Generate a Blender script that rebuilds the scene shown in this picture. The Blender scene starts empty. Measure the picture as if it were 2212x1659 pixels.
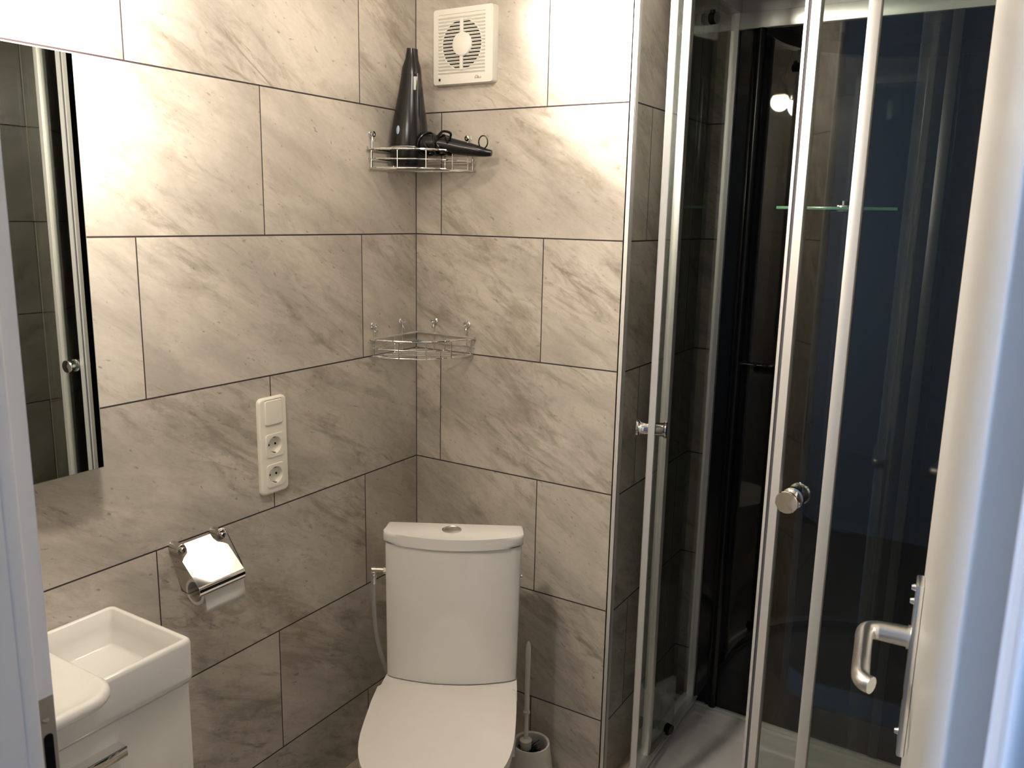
import bpy, bmesh, math, random
from mathutils import Vector, Matrix
random.seed(4)
PI = math.pi
scene = bpy.context.scene
C = scene.collection

# ------------------------------------------------------------------ camera
cam_d = bpy.data.cameras.new('camera')
cam = bpy.data.objects.new('camera', cam_d)
C.objects.link(cam)
scene.camera = cam
cam_d.sensor_width = 36.0
cam_d.lens = 29.50
cam_d.clip_start = 0.02
CAM = Vector((1.3724, -1.7558, 1.5421))
yaw, pitch, roll = -0.5478, -0.1975, 0.0211
fwd = Vector((math.sin(yaw)*math.cos(pitch), math.cos(yaw)*math.cos(pitch), math.sin(pitch)))
rt = Vector((math.cos(yaw), -math.sin(yaw), 0))
up = rt.cross(fwd)
r2 = rt*math.cos(roll) + up*math.sin(roll)
u2 = -rt*math.sin(roll) + up*math.cos(roll)
M = Matrix((r2, u2, -fwd)).transposed().to_4x4()
M.translation = CAM
cam.matrix_world = M
cam_d.dof.use_dof = True
cam_d.dof.focus_distance = 1.95
cam_d.dof.aperture_fstop = 13.0

# ------------------------------------------------------------------ world, exposure
w = bpy.data.worlds.new('world'); scene.world = w
w.use_nodes = True
bg = w.node_tree.nodes['Background']
bg.inputs[0].default_value = (0.30, 0.52, 1.0, 1)
bg.inputs[1].default_value = 2.5
vs = scene.view_settings
vs.view_transform = 'Standard'; vs.look = 'None'; vs.gamma = 1.0; vs.use_curve_mapping = False
vs.exposure = 0.12

def lamp(name, kind, loc, power, color, **kw):
    d = bpy.data.lights.new(name, kind); d.energy = power; d.color = color
    o = bpy.data.objects.new(name, d); C.objects.link(o); o.location = loc
    tgt = kw.pop('target', None)
    for k, v in kw.items(): setattr(d, k, v)
    if tgt: o.rotation_euler = (Vector(tgt)-Vector(loc)).to_track_quat('-Z', 'Y').to_euler()
    return o
WARM = (1.0, 0.905, 0.79)
# bulb centres and aims of the three ceiling spots
HEADS = (((0.392, -1.055, 2.033), (0.02, -1.13, 1.86)), ((0.468, -1.045, 2.008), (1.15, -0.20, 1.35)), ((0.425, -0.43, 2.045), (0.62, 0.02, 1.99)))
POW = (62, 34, 46); SIZ = (138, 112, 100)
for (hl, ht), pw, sz in zip(HEADS, POW, SIZ):
    ax_ = (Vector(ht)-Vector(hl)).normalized()
    lamp('ceiling_spot', 'SPOT', Vector(hl)+ax_*0.045, pw, WARM, spot_size=math.radians(sz), spot_blend=0.9, shadow_soft_size=0.035, target=ht)
# daylight of the hall window (west wall of the hall)
lamp('hall_daylight', 'AREA', (-0.66, -1.97, 1.5), 34, (0.34, 0.56, 1.0), shape='RECTANGLE', size=0.62, size_y=1.2, target=(2.0, -1.9, 1.4))

# ------------------------------------------------------------------ materials
def new_mat(name):
    m = bpy.data.materials.new(name); m.use_nodes = True
    nt = m.node_tree
    return m, nt, nt.nodes['Principled BSDF']
def pbr(name, col, rough=0.5, metal=0.0, spec=0.5, emit=None, es=0.0, coat=0.0, noise=0.0):
    m, nt, b = new_mat(name)
    b.inputs['Base Color'].default_value = (*col, 1)
    b.inputs['Roughness'].default_value = rough
    b.inputs['Metallic'].default_value = metal
    b.inputs['Specular IOR Level'].default_value = spec
    b.inputs['Coat Weight'].default_value = coat
    if emit:
        b.inputs['Emission Color'].default_value = (*emit, 1)
        b.inputs['Emission Strength'].default_value = es
    # a little procedural variation of the colour
    n = nt.nodes.new('ShaderNodeTexNoise'); n.inputs['Scale'].default_value = 5.0; n.inputs['Detail'].default_value = 2
    mp = nt.nodes.new('ShaderNodeMix'); mp.data_type = 'RGBA'
    mp.inputs[6].default_value = (*[v*0.97 for v in col], 1); mp.inputs[7].default_value = (*[min(1, v*1.03) for v in col], 1)
    nt.links.new(n.outputs[0], mp.inputs[0]); nt.links.new(mp.outputs[2], b.inputs['Base Color'])
    if noise:
        bp = nt.nodes.new('ShaderNodeBump'); bp.inputs['Strength'].default_value = noise; bp.inputs['Distance'].default_value = 0.002
        n2 = nt.nodes.new('ShaderNodeTexNoise'); n2.inputs['Scale'].default_value = 120.0
        nt.links.new(n2.outputs[0], bp.inputs['Height']); nt.links.new(bp.outputs[0], b.inputs['Normal'])
    return m

TH = 0.2984
def tile_mat(name, axis, phB, half=0.3, wid=0.6, base=(0.50, 0.455, 0.393)):
    """large format marbled stone tiles in half bond; axis 'x' or 'y' runs to the right seen from inside"""
    m, nt, b = new_mat(name)
    N = nt.nodes.new; L = nt.links.new
    geo = N('ShaderNodeNewGeometry'); sep = N('ShaderNodeSeparateXYZ'); L(geo.outputs['Position'], sep.inputs[0])
    def mth(op, a, bb=None, c=None):
        n = N('ShaderNodeMath'); n.operation = op
        for i, v in enumerate((a, bb, c)):
            if v is None: continue
            if isinstance(v, (int, float)): n.inputs[i].default_value = v
            else: L(v, n.inputs[i])
        return n.outputs[0]
    s = sep.outputs[0 if axis == 'x' else 1]; z = sep.outputs[2]
    zr = mth('DIVIDE', z, TH); row = mth('FLOOR', zr)
    par = mth('MODULO', mth('ADD', row, 20), 2)      # 0 even rows, 1 odd rows
    su = mth('DIVIDE', mth('SUBTRACT', mth('SUBTRACT', s, phB), mth('MULTIPLY', par, half)), wid)
    col = mth('FLOOR', su)
    du = mth('MULTIPLY', mth('ABSOLUTE', mth('SUBTRACT', su, mth('ROUND', su))), wid)
    dz = mth('MULTIPLY', mth('ABSOLUTE', mth('SUBTRACT', zr, mth('ROUND', zr))), TH)
    gr = mth('MAXIMUM', mth('LESS_THAN', du, 0.0013), mth('LESS_THAN', dz, 0.0016))
    cid = N('ShaderNodeCombineXYZ'); L(row, cid.inputs[0]); L(col, cid.inputs[1])
    wn = N('ShaderNodeTexWhiteNoise'); wn.noise_dimensions = '3D'; L(cid.outputs[0], wn.inputs[0])
    a = math.radians(31)
    al = mth('SUBTRACT', mth('MULTIPLY', s, math.cos(a)), mth('MULTIPLY', z, math.sin(a)))
    ac = mth('ADD', mth('MULTIPLY', s, math.sin(a)), mth('MULTIPLY', z, math.cos(a)))
    def coords(ka, kc, off):
        c = N('ShaderNodeCombineXYZ'); L(mth('MULTIPLY', al, ka), c.inputs[0]); L(mth('MULTIPLY', ac, kc), c.inputs[1]); c.inputs[2].default_value = off
        sc = N('ShaderNodeVectorMath'); sc.operation = 'SCALE'; L(wn.outputs['Color'], sc.inputs[0]); sc.inputs['Scale'].default_value = 23.0
        ad = N('ShaderNodeVectorMath'); ad.operation = 'ADD'; L(c.outputs[0], ad.inputs[0]); L(sc.outputs[0], ad.inputs[1])
        return ad.outputs[0]
    def noise(vec, scale, det, rough=0.6, dist=0.0):
        n = N('ShaderNodeTexNoise'); L(vec, n.inputs['Vector']); n.inputs['Scale'].default_value = scale
        n.inputs['Detail'].default_value = det; n.inputs['Roughness'].default_value = rough; n.inputs['Distortion'].default_value = dist
        return n.outputs[0]
    def rng(v, a0, a1, b0=0.0, b1=1.0):
        r = N('ShaderNodeMapRange'); L(v, r.inputs[0])
        r.inputs[1].default_value = a0; r.inputs[2].default_value = a1; r.inputs[3].default_value = b0; r.inputs[4].default_value = b1
        return r.outputs[0]
    cloud = rng(noise(coords(2.6, 6.5, 0.3), 1.0, 6, 0.62, 0.5), 0.40, 0.62)
    streak = rng(noise(coords(3.6, 15.0, 4.3), 1.0, 10, 0.70, 0.8), 0.50, 0.66)
    vein = rng(noise(coords(5.5, 24.0, 7.7), 1.0, 10, 0.72, 1.2), 0.575, 0.67)
    fleck = rng(noise(coords(45.0, 90.0, 2.7), 1.0, 3, 0.6, 0.2), 0.655, 0.73)
    mott = rng(noise(coords(13.0, 34.0, 6.6), 1.0, 7, 0.68, 0.8), 0.475, 0.62)
    grain = rng(noise(coords(60.0, 130.0, 5.1), 1.0, 4, 0.6), 0.3, 0.7, 0.955, 1.045)
    def mix(fac, c1, c2, k=1.0):
        x = N('ShaderNodeMix'); x.data_type = 'RGBA'
        L(mth('MULTIPLY', fac, k), x.inputs[0])
        for i, cc in ((6, c1), (7, c2)):
            if isinstance(cc, tuple): x.inputs[i].default_value = (*cc, 1)
            else: L(cc, x.inputs[i])
        return x.outputs[2]
    dark = (base[0]*0.66, base[1]*0.635, base[2]*0.59); vd = (base[0]*0.50, base[1]*0.47, base[2]*0.42); light = tuple(min(1, v*1.20) for v in base)
    patch = rng(noise(coords(1.3, 3.4, 9.1), 1.0, 4, 0.55, 0.6), 0.38, 0.58)
    c = mix(cloud, light, tuple(v*0.88 for v in base))
    c = mix(mth('MULTIPLY', streak, mth('ADD', mth('MULTIPLY', patch, 0.7), 0.3)), c, dark, 1.0)
    c = mix(mth('MULTIPLY', vein, mth('ADD', mth('MULTIPLY', patch, 0.85), 0.15)), c, vd, 0.85)
    c = mix(mth('MULTIPLY', mott, mth('ADD', mth('MULTIPLY', patch, 0.65), mth('MULTIPLY', streak, 0.35))), c, (base[0]*0.56, base[1]*0.535, base[2]*0.49), 0.80)
    c = mix(fleck, c, vd, 0.8)
    g = N('ShaderNodeVectorMath'); g.operation = 'SCALE'; L(c, g.inputs[0]); L(grain, g.inputs['Scale'])
    c = mix(gr, g.outputs[0], (0.040, 0.026, 0.030), 1.0)
    L(c, b.inputs['Base Color'])
    L(mth('ADD', mth('MULTIPLY', gr, 0.45), 0.36), b.inputs['Roughness'])
    b.inputs['Specular IOR Level'].default_value = 0.45
    bp = N('ShaderNodeBump'); bp.inputs['Strength'].default_value = 0.5; bp.inputs['Distance'].default_value = 0.0012
    L(mth('SUBTRACT', mth('MULTIPLY', cloud, 0.15), gr), bp.inputs['Height']); L(bp.outputs[0], b.inputs['Normal'])
    return m

def glass_mat(name, tint, refl=1.0, rough=0.0, ior=1.5):
    m = bpy.data.materials.new(name); m.use_nodes = True; nt = m.node_tree
    nt.nodes.clear(); N = nt.nodes.new; L = nt.links.new
    out = N('ShaderNodeOutputMaterial'); mx = N('ShaderNodeMixShader'); tr = N('ShaderNodeBsdfTransparent'); gl = N('ShaderNodeBsdfGlossy')
    lw = N('ShaderNodeLayerWeight'); lw.inputs[0].default_value = 0.5      # Schlick reflectance, the same from both sides of the thin pane
    f0 = ((ior-1)/(ior+1))**2
    pw = N('ShaderNodeMath'); pw.operation = 'POWER'; pw.inputs[1].default_value = 5.0; L(lw.outputs['Facing'], pw.inputs[0])
    fr = N('ShaderNodeMath'); fr.operation = 'MULTIPLY_ADD'; fr.inputs[1].default_value = 1-f0; fr.inputs[2].default_value = f0; L(pw.outputs[0], fr.inputs[0])
    tr.inputs[0].default_value = (*tint, 1); gl.inputs['Roughness'].default_value = rough; gl.inputs[0].default_value = (refl, refl, refl, 1)
    L(fr.outputs[0], mx.inputs[0]); L(tr.outputs[0], mx.inputs[1]); L(gl.outputs[0], mx.inputs[2]); L(mx.outputs[0], out.inputs[0])
    return m

MT = {}
MT['tile_left'] = tile_mat('stone_tile_left', 'y', -0.2106, -0.3)
MT['tile_back'] = tile_mat('stone_tile_back', 'x', 0.3805, -0.3)
MT['tile_side'] = tile_mat('stone_tile_side', 'y', 0.4015, -0.3)
MT['tile_alcove'] = tile_mat('stone_tile_alcove', 'x', 0.05, 0.3)
MT['tile_door'] = tile_mat('stone_tile_doorwall', 'x', 0.2, 0.3)
MT['tile_right'] = tile_mat('stone_tile_right', 'y', 0.1, 0.3)
MT['ceramic'] = pbr('white_ceramic', (0.80, 0.78, 0.74), 0.09, spec=0.5, coat=0.3)
MT['plastic'] = pbr('white_plastic', (0.80, 0.77, 0.70), 0.32)
MT['seat'] = pbr('white_seat_plastic', (0.80, 0.76, 0.71), 0.28)
MT['cream'] = pbr('cream_plastic', (0.82, 0.78, 0.68), 0.30)
MT['chrome'] = pbr('chrome', (0.86, 0.86, 0.86), 0.05, 1.0)
MT['alu'] = pbr('satin_aluminium', (0.80, 0.79, 0.77), 0.28, 1.0)
MT['aluframe'] = pbr('frame_aluminium', (0.74, 0.73, 0.71), 0.42, 0.55)
MT['steelbright'] = pbr('polished_steel', (0.62, 0.60, 0.57), 0.16, 1.0)
MT['steel'] = pbr('brushed_steel', (0.33, 0.30, 0.26), 0.42, 0.9)
MT['blackglass'] = pbr('black_glass', (0.004, 0.004, 0.005), 0.02, spec=0.5)
MT['blackpl'] = pbr('black_glossy_plastic', (0.007, 0.007, 0.008), 0.24, spec=0.35)
MT['rubber'] = pbr('grey_rubber', (0.07, 0.065, 0.075), 0.6)
MT['darkgrey'] = pbr('dark_grey_metal', (0.035, 0.034, 0.034), 0.35)
MT['dark'] = pbr('dark_void', (0.004, 0.004, 0.005), 0.8, spec=0.1)
MT['mirror'] = pbr('mirror_silver', (0.86, 0.90, 0.86), 0.0, 1.0)
MT['mirroredge'] = pbr('mirror_edge', (0.42, 0.45, 0.42), 0.25, 0.3)
MT['paper'] = pbr('toilet_paper', (0.80, 0.77, 0.73), 0.9, spec=0.1, noise=0.6)
MT['card'] = pbr('cardboard_core', (0.50, 0.44, 0.36), 0.9, spec=0.1)
MT['paint'] = pbr('door_paint', (0.74, 0.73, 0.70), 0.30)
MT['framepaint'] = pbr('frame_paint', (0.84, 0.83, 0.83), 0.35)
MT['wallpaint'] = pbr('wall_paint', (0.52, 0.46, 0.40), 0.8, spec=0.2, noise=0.2)
MT['ceiling'] = pbr('ceiling_paint', (0.80, 0.78, 0.74), 0.8, spec=0.2)
MT['acrylic'] = pbr('white_acrylic', (0.72, 0.70, 0.69), 0.18)
MT['canopy'] = pbr('grey_abs_plastic', (0.55, 0.53, 0.51), 0.35)
MT['hose'] = pbr('braided_hose', (0.55, 0.54, 0.52), 0.35, 0.7, noise=0.9)
MT['red'] = pbr('red_print', (0.55, 0.12, 0.12), 0.5)
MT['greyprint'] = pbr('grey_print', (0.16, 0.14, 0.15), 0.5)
MT['indicator'] = pbr('dark_indicator', (0.03, 0.005, 0.008), 0.4)
MT['silverlabel'] = pbr('silver_label', (0.62, 0.62, 0.60), 0.35, 0.3)
MT['bluegrey'] = pbr('blue_grey_plastic', (0.32, 0.42, 0.55), 0.3)
MT['bulb'] = pbr('lit_bulb', (1, 1, 1), 0.4, emit=(1.0, 0.90, 0.77), es=72.0)
MT['gold'] = pbr('brass_ring', (0.75, 0.52, 0.25), 0.25, 1.0)
MT['floor'] = tile_mat('floor_stone', 'x', 0.1, 0.3, base=(0.42, 0.37, 0.29))
MT['hallfloor'] = pbr('hall_laminate', (0.20, 0.13, 0.08), 0.4)
MT['glass'] = glass_mat('smoked_glass', (0.80, 0.825, 0.80), 1.0, 0.0, 1.5)
MT['clear'] = glass_mat('clear_glass', (0.90, 0.93, 0.91))
MT['greenglass'] = pbr('glass_edge', (0.10, 0.24, 0.15), 0.12)
MT['clearplastic'] = glass_mat('clear_plastic', (0.80, 0.80, 0.78), 1.0, 0.08, 1.6)

# ------------------------------------------------------------------ mesh helpers
class MB:
    def __init__(s): s.bm = bmesh.new(); s.smooth = True
    def box(s, x0, x1, y0, y1, z0, z1, bev=0.0, seg=2, mat=None):
        r = bmesh.ops.create_cube(s.bm, size=1.0)
        vs_ = r['verts']
        for v in vs_:
            v.co = Vector(((x0+x1)/2+v.co.x*(x1-x0), (y0+y1)/2+v.co.y*(y1-y0), (z0+z1)/2+v.co.z*(z1-z0)))
        if bev:
            es = list({e for v in vs_ for e in v.link_edges})
            r2_ = bmesh.ops.bevel(s.bm, geom=es, offset=bev, segments=seg, profile=0.5, affect='EDGES')
            vs_ = list({v for v in r2_['verts']} | {v for v in vs_ if v.is_valid})
        if mat is not None:
            for v in vs_: v.co = mat @ v.co
        return s
    def prism(s, pts, z0, z1, bev=0.0, seg=3, top=1.0, pivot=(0, 0), mat=None):
        """closed outline in xy extruded from z0 to z1; top = scale of the upper outline about pivot"""
        n = len(pts)
        lo = [s.bm.verts.new((p[0], p[1], z0)) for p in pts]
        hi = [s.bm.verts.new((pivot[0]+(p[0]-pivot[0])*top, pivot[1]+(p[1]-pivot[1])*top, z1)) for p in pts]
        fs = [s.bm.faces.new(lo[::-1]), s.bm.faces.new(hi)]
        for i in range(n): fs.append(s.bm.faces.new((lo[i], lo[(i+1) % n], hi[(i+1) % n], hi[i])))
        if bev:
            es = [e for e in fs[1].edges] + [e for e in fs[0].edges]
            r = bmesh.ops.bevel(s.bm, geom=es, offset=bev, segments=seg, profile=0.5, affect='EDGES', clamp_overlap=True)
        if mat is not None:
            for v in s.bm.verts: v.co = mat @ v.co
        return s
    def frame_of(s, d):
        d = Vector(d).normalized(); a = Vector((0, 0, 1)) if abs(d.z) < 0.9 else Vector((1, 0, 0))
        x = d.cross(a).normalized(); return x, d.cross(x).normalized()
    def cyl(s, p0, p1, r0, r1=None, n=24, cap=True):
        r1 = r0 if r1 is None else r1
        p0, p1 = Vector(p0), Vector(p1); x, y = s.frame_of(p1-p0)
        a = [s.bm.verts.new(p0+(x*math.cos(t)+y*math.sin(t))*r0) for t in (2*PI*i/n for i in range(n))]
        b = [s.bm.verts.new(p1+(x*math.cos(t)+y*math.sin(t))*r1) for t in (2*PI*i/n for i in range(n))]
        for i in range(n): s.bm.faces.new((a[i], a[(i+1) % n], b[(i+1) % n], b[i]))
        if cap: s.bm.faces.new(a[::-1]); s.bm.faces.new(b)
        return s
    def tube(s, pts, r, n=12, closed=False, rad=None, flat=1.0):
        pts = [Vector(p) for p in pts]; m = len(pts); rings = []
        d0 = (pts[1]-pts[0]).normalized(); x, y = s.frame_of(d0)
        for i, p in enumerate(pts):
            if closed: d = (pts[(i+1) % m]-pts[i-1]).normalized()
            else: d = (pts[min(i+1, m-1)]-pts[max(i-1, 0)]).normalized()
            x = (x-d*x.dot(d)).normalized(); y = d.cross(x).normalized()
            rr = rad[i] if rad else r
            rings.append([s.bm.verts.new(p+(x*math.cos(t)+y*math.sin(t)*flat)*rr) for t in (2*PI*k/n for k in range(n))])
        rng_ = range(m if closed else m-1)
        for i in rng_:
            a, b = rings[i], rings[(i+1) % m]
            for k in range(n): s.bm.faces.new((a[k], a[(k+1) % n], b[(k+1) % n], b[k]))
        if not closed: s.bm.faces.new(rings[0][::-1]); s.bm.faces.new(rings[-1])
        return s
    def lathe(s, prof, n=40, org=(0, 0, 0), axis=(0, 0, 1), cap=True):
        o = Vector(org); ax = Vector(axis).normalized(); x, y = s.frame_of(ax); rings = []
        for r, h in prof:
            rings.append([s.bm.verts.new(o+ax*h+(x*math.cos(t)+y*math.sin(t))*max(r, 1e-5)) for t in (2*PI*k/n for k in range(n))])
        for a, b in zip(rings, rings[1:]):
            for k in range(n): s.bm.faces.new((a[k], a[(k+1) % n], b[(k+1) % n], b[k]))
        if cap: s.bm.faces.new(rings[0][::-1]); s.bm.faces.new(rings[-1])
        return s
    def ball(s, c, r, n=20, sc=(1, 1, 1)):
        bmesh.ops.create_uvsphere(s.bm, u_segments=n, v_segments=n//2, radius=r, matrix=Matrix.Translation(c) @ Matrix.Diagonal((*sc, 1)))
        return s
    def sweep(s, path, w_, z0, z1, cap=True):
        """vertical band of thickness w_ following the open 2-D path"""
        rows = []
        for i, p in enumerate(path):
            p = Vector(p); a = Vector(path[max(i-1, 0)]); b = Vector(path[min(i+1, len(path)-1)])
            d = (b-a).normalized(); nrm = Vector((-d.y, d.x))
            q = [p+nrm*w_/2, p-nrm*w_/2]
            rows.append([s.bm.verts.new((*q[0], z0)), s.bm.verts.new((*q[1], z0)), s.bm.verts.new((*q[1], z1)), s.bm.verts.new((*q[0], z1))])
        for a, b in zip(rows, rows[1:]):
            for k in range(4): s.bm.faces.new((a[k], a[(k+1) % 4], b[(k+1) % 4], b[k]))
        if cap: s.bm.faces.new(rows[0][::-1]); s.bm.faces.new(rows[-1])
        return s
    def build(s, name, mat, parent=None, angle=35, bevel=0.0, sub=0):
        bmesh.ops.recalc_face_normals(s.bm, faces=s.bm.faces)
        me = bpy.data.meshes.new(name); 
        if s.smooth:
            for f in s.bm.faces: f.smooth = True
        s.bm.to_mesh(me); s.bm.free()
        if s.smooth and not sub: me.set_sharp_from_angle(angle=math.radians(angle))
        o = bpy.data.objects.new(name, me); C.objects.link(o)
        me.materials.append(MT[mat] if isinstance(mat, str) else mat)
        if parent: o.parent = parent
        if bevel:
            b = o.modifiers.new('bevel', 'BEVEL'); b.width = bevel; b.segments = 3; b.limit_method = 'ANGLE'
        if sub:
            b = o.modifiers.new('subsurf', 'SUBSURF'); b.levels = sub; b.render_levels = sub
        return o
def thing(name, label, cat, loc=(0, 0, 0), rz=0.0, group=None):
    o = bpy.data.objects.new(name, None); C.objects.link(o); o.location = loc; o.rotation_euler = (0, 0, rz)
    o.empty_display_size = 0.05
    o['label'] = label; o['category'] = cat
    if group: o['group'] = group
    return o
def tag(o, label, cat, group=None):
    o['label'] = label; o['category'] = cat
    if group: o['group'] = group
    return o
def struct(o, label=None, cat=None):
    o['kind'] = 'structure'
    if label: o['label'] = label
    if cat: o['category'] = cat
    return o
def setloc(o, loc):
    """shift the mesh so that the object's origin sits at loc"""
    o.data.transform(Matrix.Translation(-Vector(loc))); o.location = loc; return o
def dup(root):
    r = root.copy(); C.objects.link(r)
    for ch in list(root.children):
        c = ch.copy(); C.objects.link(c); c.parent = r
        for g in ch.children:
            d = g.copy(); C.objects.link(d); d.parent = c
    return r
def rrect(x0, x1, y0, y1, r, n=6):
    pts = []
    for cx, cy, a0 in ((x1-r, y1-r, 0), (x0+r, y1-r, 90), (x0+r, y0+r, 180), (x1-r, y0+r, 270)):
        for i in range(n+1):
            a = math.radians(a0+90*i/n); pts.append((cx+r*math.cos(a), cy+r*math.sin(a)))
    return pts
def pill(m, x0, x1, y0, y1, r, h0, h1, bev, mat, n=10):
    rings = [(0.0, h0), (0.0, h1-bev)] + [(bev*(1-math.cos(a)), h1-bev+bev*math.sin(a)) for a in (PI/2*i/5 for i in range(1, 6))]
    vv = [[m.bm.verts.new(mat @ Vector((p[0], p[1], h))) for p in rrect(x0+k, x1-k, y0+k, y1-k, max(r-k, 0.0006), n)] for k, h in rings]
    for a, b in zip(vv, vv[1:]):
        for i in range(len(a)): m.bm.faces.new((a[i], a[(i+1) % len(a)], b[(i+1) % len(a)], b[i]))
    m.bm.faces.new(vv[0][::-1]); m.bm.faces.new(vv[-1])
    return m
def catmull(pts, n=8):
    P = [Vector(p) for p in pts]; P = [P[0]*2-P[1]]+P+[P[-1]*2-P[-2]]; out = []
    for i in range(1, len(P)-2):
        for k in range(n):
            t = k/n; a, b, c, d = P[i-1:i+3]
            out.append(0.5*((2*b)+(c-a)*t+(2*a-5*b+4*c-d)*t*t+(3*b-a-3*c+d)*t**3))
    out.append(P[-2]); return out

# ------------------------------------------------------------------ room shell
FL = 0.117; CE = 2.30; XP = 0.585; XS = 0.598; YA = 0.480; XR = 1.50; YD0 = -1.3757; YD1 = -1.50
DX0, DX1, DTOP = 0.660, 1.381, 2.13
def slab(name, mat, *a, label=None, cat=None):
    m = MB(); m.smooth = False; m.box(*a); return struct(m.build(name, mat), label, cat)
slab('floor', 'floor', -0.1, XR+0.1, YD0, YA+0.1, FL-0.1, FL, label='light brown stone tiled bathroom floor', cat='floor')
slab('wall_left', 'tile_left', -0.1, 0, YD0, 0, FL-0.1, CE, label='marbled beige tiled wall carrying mirror, sockets and paper holder', cat='wall')
slab('wall_back', 'tile_back', -0.1, XP, 0, 0.13, FL-0.1, CE, label='marbled beige tiled wall behind the toilet and below the fan', cat='wall')
o = slab('wall_side', 'tile_side', XP, XS, 0.012, YA, FL-0.1, CE, label='narrow tiled return wall beside the shower cabin', cat='wall')
slab('wall_alcove', 'tile_alcove', XP, XR, YA, YA+0.1, FL-0.1, CE, label='tiled wall behind the shower cabin', cat='wall')
slab('wall_right', 'tile_right', XR, XR+0.1, YD0, YA+0.1, FL-0.1, CE, label='tiled wall to the right of the shower cabin', cat='wall')
slab('ceiling', 'ceiling', -0.1, XR+0.1, YD0, YA+0.1, CE, CE+0.1, label='plain white bathroom ceiling', cat='ceiling')
# aluminium corner profile on the edge of the back wall
m = MB(); m.box(XP, XP+0.003, -0.0015, 0.013, FL, CE); m.box(XP, XS+0.001, -0.0015, 0.0005, FL, CE); m.box(XS-0.0008, XS+0.0012, -0.0015, 0.014, FL, CE)
m.box(XP+0.003, XS, 0.0, 0.012, FL, CE)
struct(m.build('trim_1', 'aluframe'), 'slim aluminium corner profile on the outer edge of the tiled back wall', 'trim')
# dark joint in the room corner
m = MB(); m.box(0, 0.0016, -0.0016, 0, FL, CE); struct(m.build('trim_2', 'rubber'), 'dark grout joint running up the corner between the two tiled walls', 'trim')
# door wall (bathroom side tiled, hall side painted)
m = MB(); m.smooth = False
for a in ((-0.1, DX0-0.03, YD0-0.07, YD0), (DX1+0.03, XR+0.1, YD0-0.07, YD0)):
    m.box(*a, FL-0.1, CE)
m.box(DX0-0.03, DX1+0.03, YD0-0.07, YD0, DTOP+0.03, CE)
struct(m.build('wall_front', 'tile_door'), 'tiled wall around the doorway on the bathroom side', 'wall')
m = MB(); m.smooth = False
for a in ((-0.8, DX0-0.03), (DX1+0.03, 3.2)): m.box(a[0], a[1], YD1, YD0-0.07, 0, 2.6)
m.box(DX0-0.03, DX1+0.03, YD1, YD0-0.07, DTOP+0.03, 2.6)
struct(m.build('wall_hall_near', 'wallpaint'), 'painted hall side of the doorway wall', 'wall')
# hall
slab('wall_hall_far', 'wallpaint', -0.8, 3.2, -3.4, -3.3, 0, 2.6, label='painted far wall of the hall', cat='wall')
slab('wall_hall_right', 'wallpaint', 3.1, 3.2, -3.3, YD1, 0, 2.6, label='painted end wall of the hall', cat='wall')
m = MB(); m.smooth = False
m.box(-0.8, -0.7, -3.3, YD1, 0, 0.85); m.box(-0.8, -0.7, -3.3, YD1, 2.15, 2.6); m.box(-0.8, -0.7, -3.3, -2.35, 0.85, 2.15); m.box(-0.8, -0.7, -1.60, YD1, 0.85, 2.15)
struct(m.build('wall_hall_left', 'wallpaint'), 'painted hall wall with the window opening', 'wall')
wf = MB(); wf.box(-0.78, -0.72, -2.35, -1.6, 0.85, 0.91); wf.box(-0.78, -0.72, -2.35, -1.6, 2.09, 2.15); wf.box(-0.78, -0.72, -2.35, -2.29, 0.91, 2.09); wf.box(-0.78, -0.72, -1.66, -1.6, 0.91, 2.09)
wfo = struct(wf.build('window_1', 'framepaint'), 'white framed hall window letting in blue daylight', 'window')
gp = MB(); gp.box(-0.753, -0.747, -2.29, -1.66, 0.91, 2.09); gp.build('pane', 'clear', wfo)
slab('floor_hall', 'hallfloor', -0.8, 3.2, -3.4, YD0-0.001, -0.1, 0.0, label='brown floor of the hall', cat='floor')
slab('ceiling_hall', 'ceiling', -0.8, 3.2, -3.4, YD1+0.07, 2.6, 2.7, label='white ceiling of the hall', cat='ceiling')
slab('trim_3', 'alu', DX0-0.03, DX1+0.03, YD1-0.01, YD0, 0.0, FL+0.004, label='metal threshold step in the doorway', cat='trim')

# door frame: lining, rounded stop and rebate
def jamb(name, sx, x, label):
    """sx = +1: face looks to +x (left jamb)"""
    m = MB()
    def bx(d0, d1, y0, y1, bev=0.0):
        a, b = sorted((x-sx*d0, x-sx*d1)); m.box(a, b, y0, y1, FL, DTOP, bev, 4)
    bx(0.0, 0.03, YD1-0.012, -1.394)                   # lining
    bx(-0.001, 0.03, -1.408, -1.392, 0.0035)           # rounded stop edge
    bx(0.014, 0.03, -1.3925, YD0+0.004)                 # rebate
    bx(-0.0, 0.07, YD1-0.022, YD1-0.001, 0.004)        # hall casing
    return m.build(name, 'framepaint'), label
for nm, sx, x, lb in (('trim_4', 1, DX0, 'left jamb of the white door frame with the latch plate'), ('trim_5', -1, DX1, 'right jamb of the white door frame, on the hinge side')):
    o, l = jamb(nm, sx, x, lb); struct(o, l, 'door frame')
    if nm == 'trim_4': jl = o
m = MB(); m.box(DX0-0.03, DX1+0.03, YD1-0.012, YD0+0.004, DTOP, DTOP+0.03); m.box(DX0-0.07, DX1+0.07, YD1-0.022, YD1-0.001, DTOP, DTOP+0.07)
struct(m.build('trim_6', 'framepaint'), 'head of the white door frame above the doorway', 'door frame')
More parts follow.
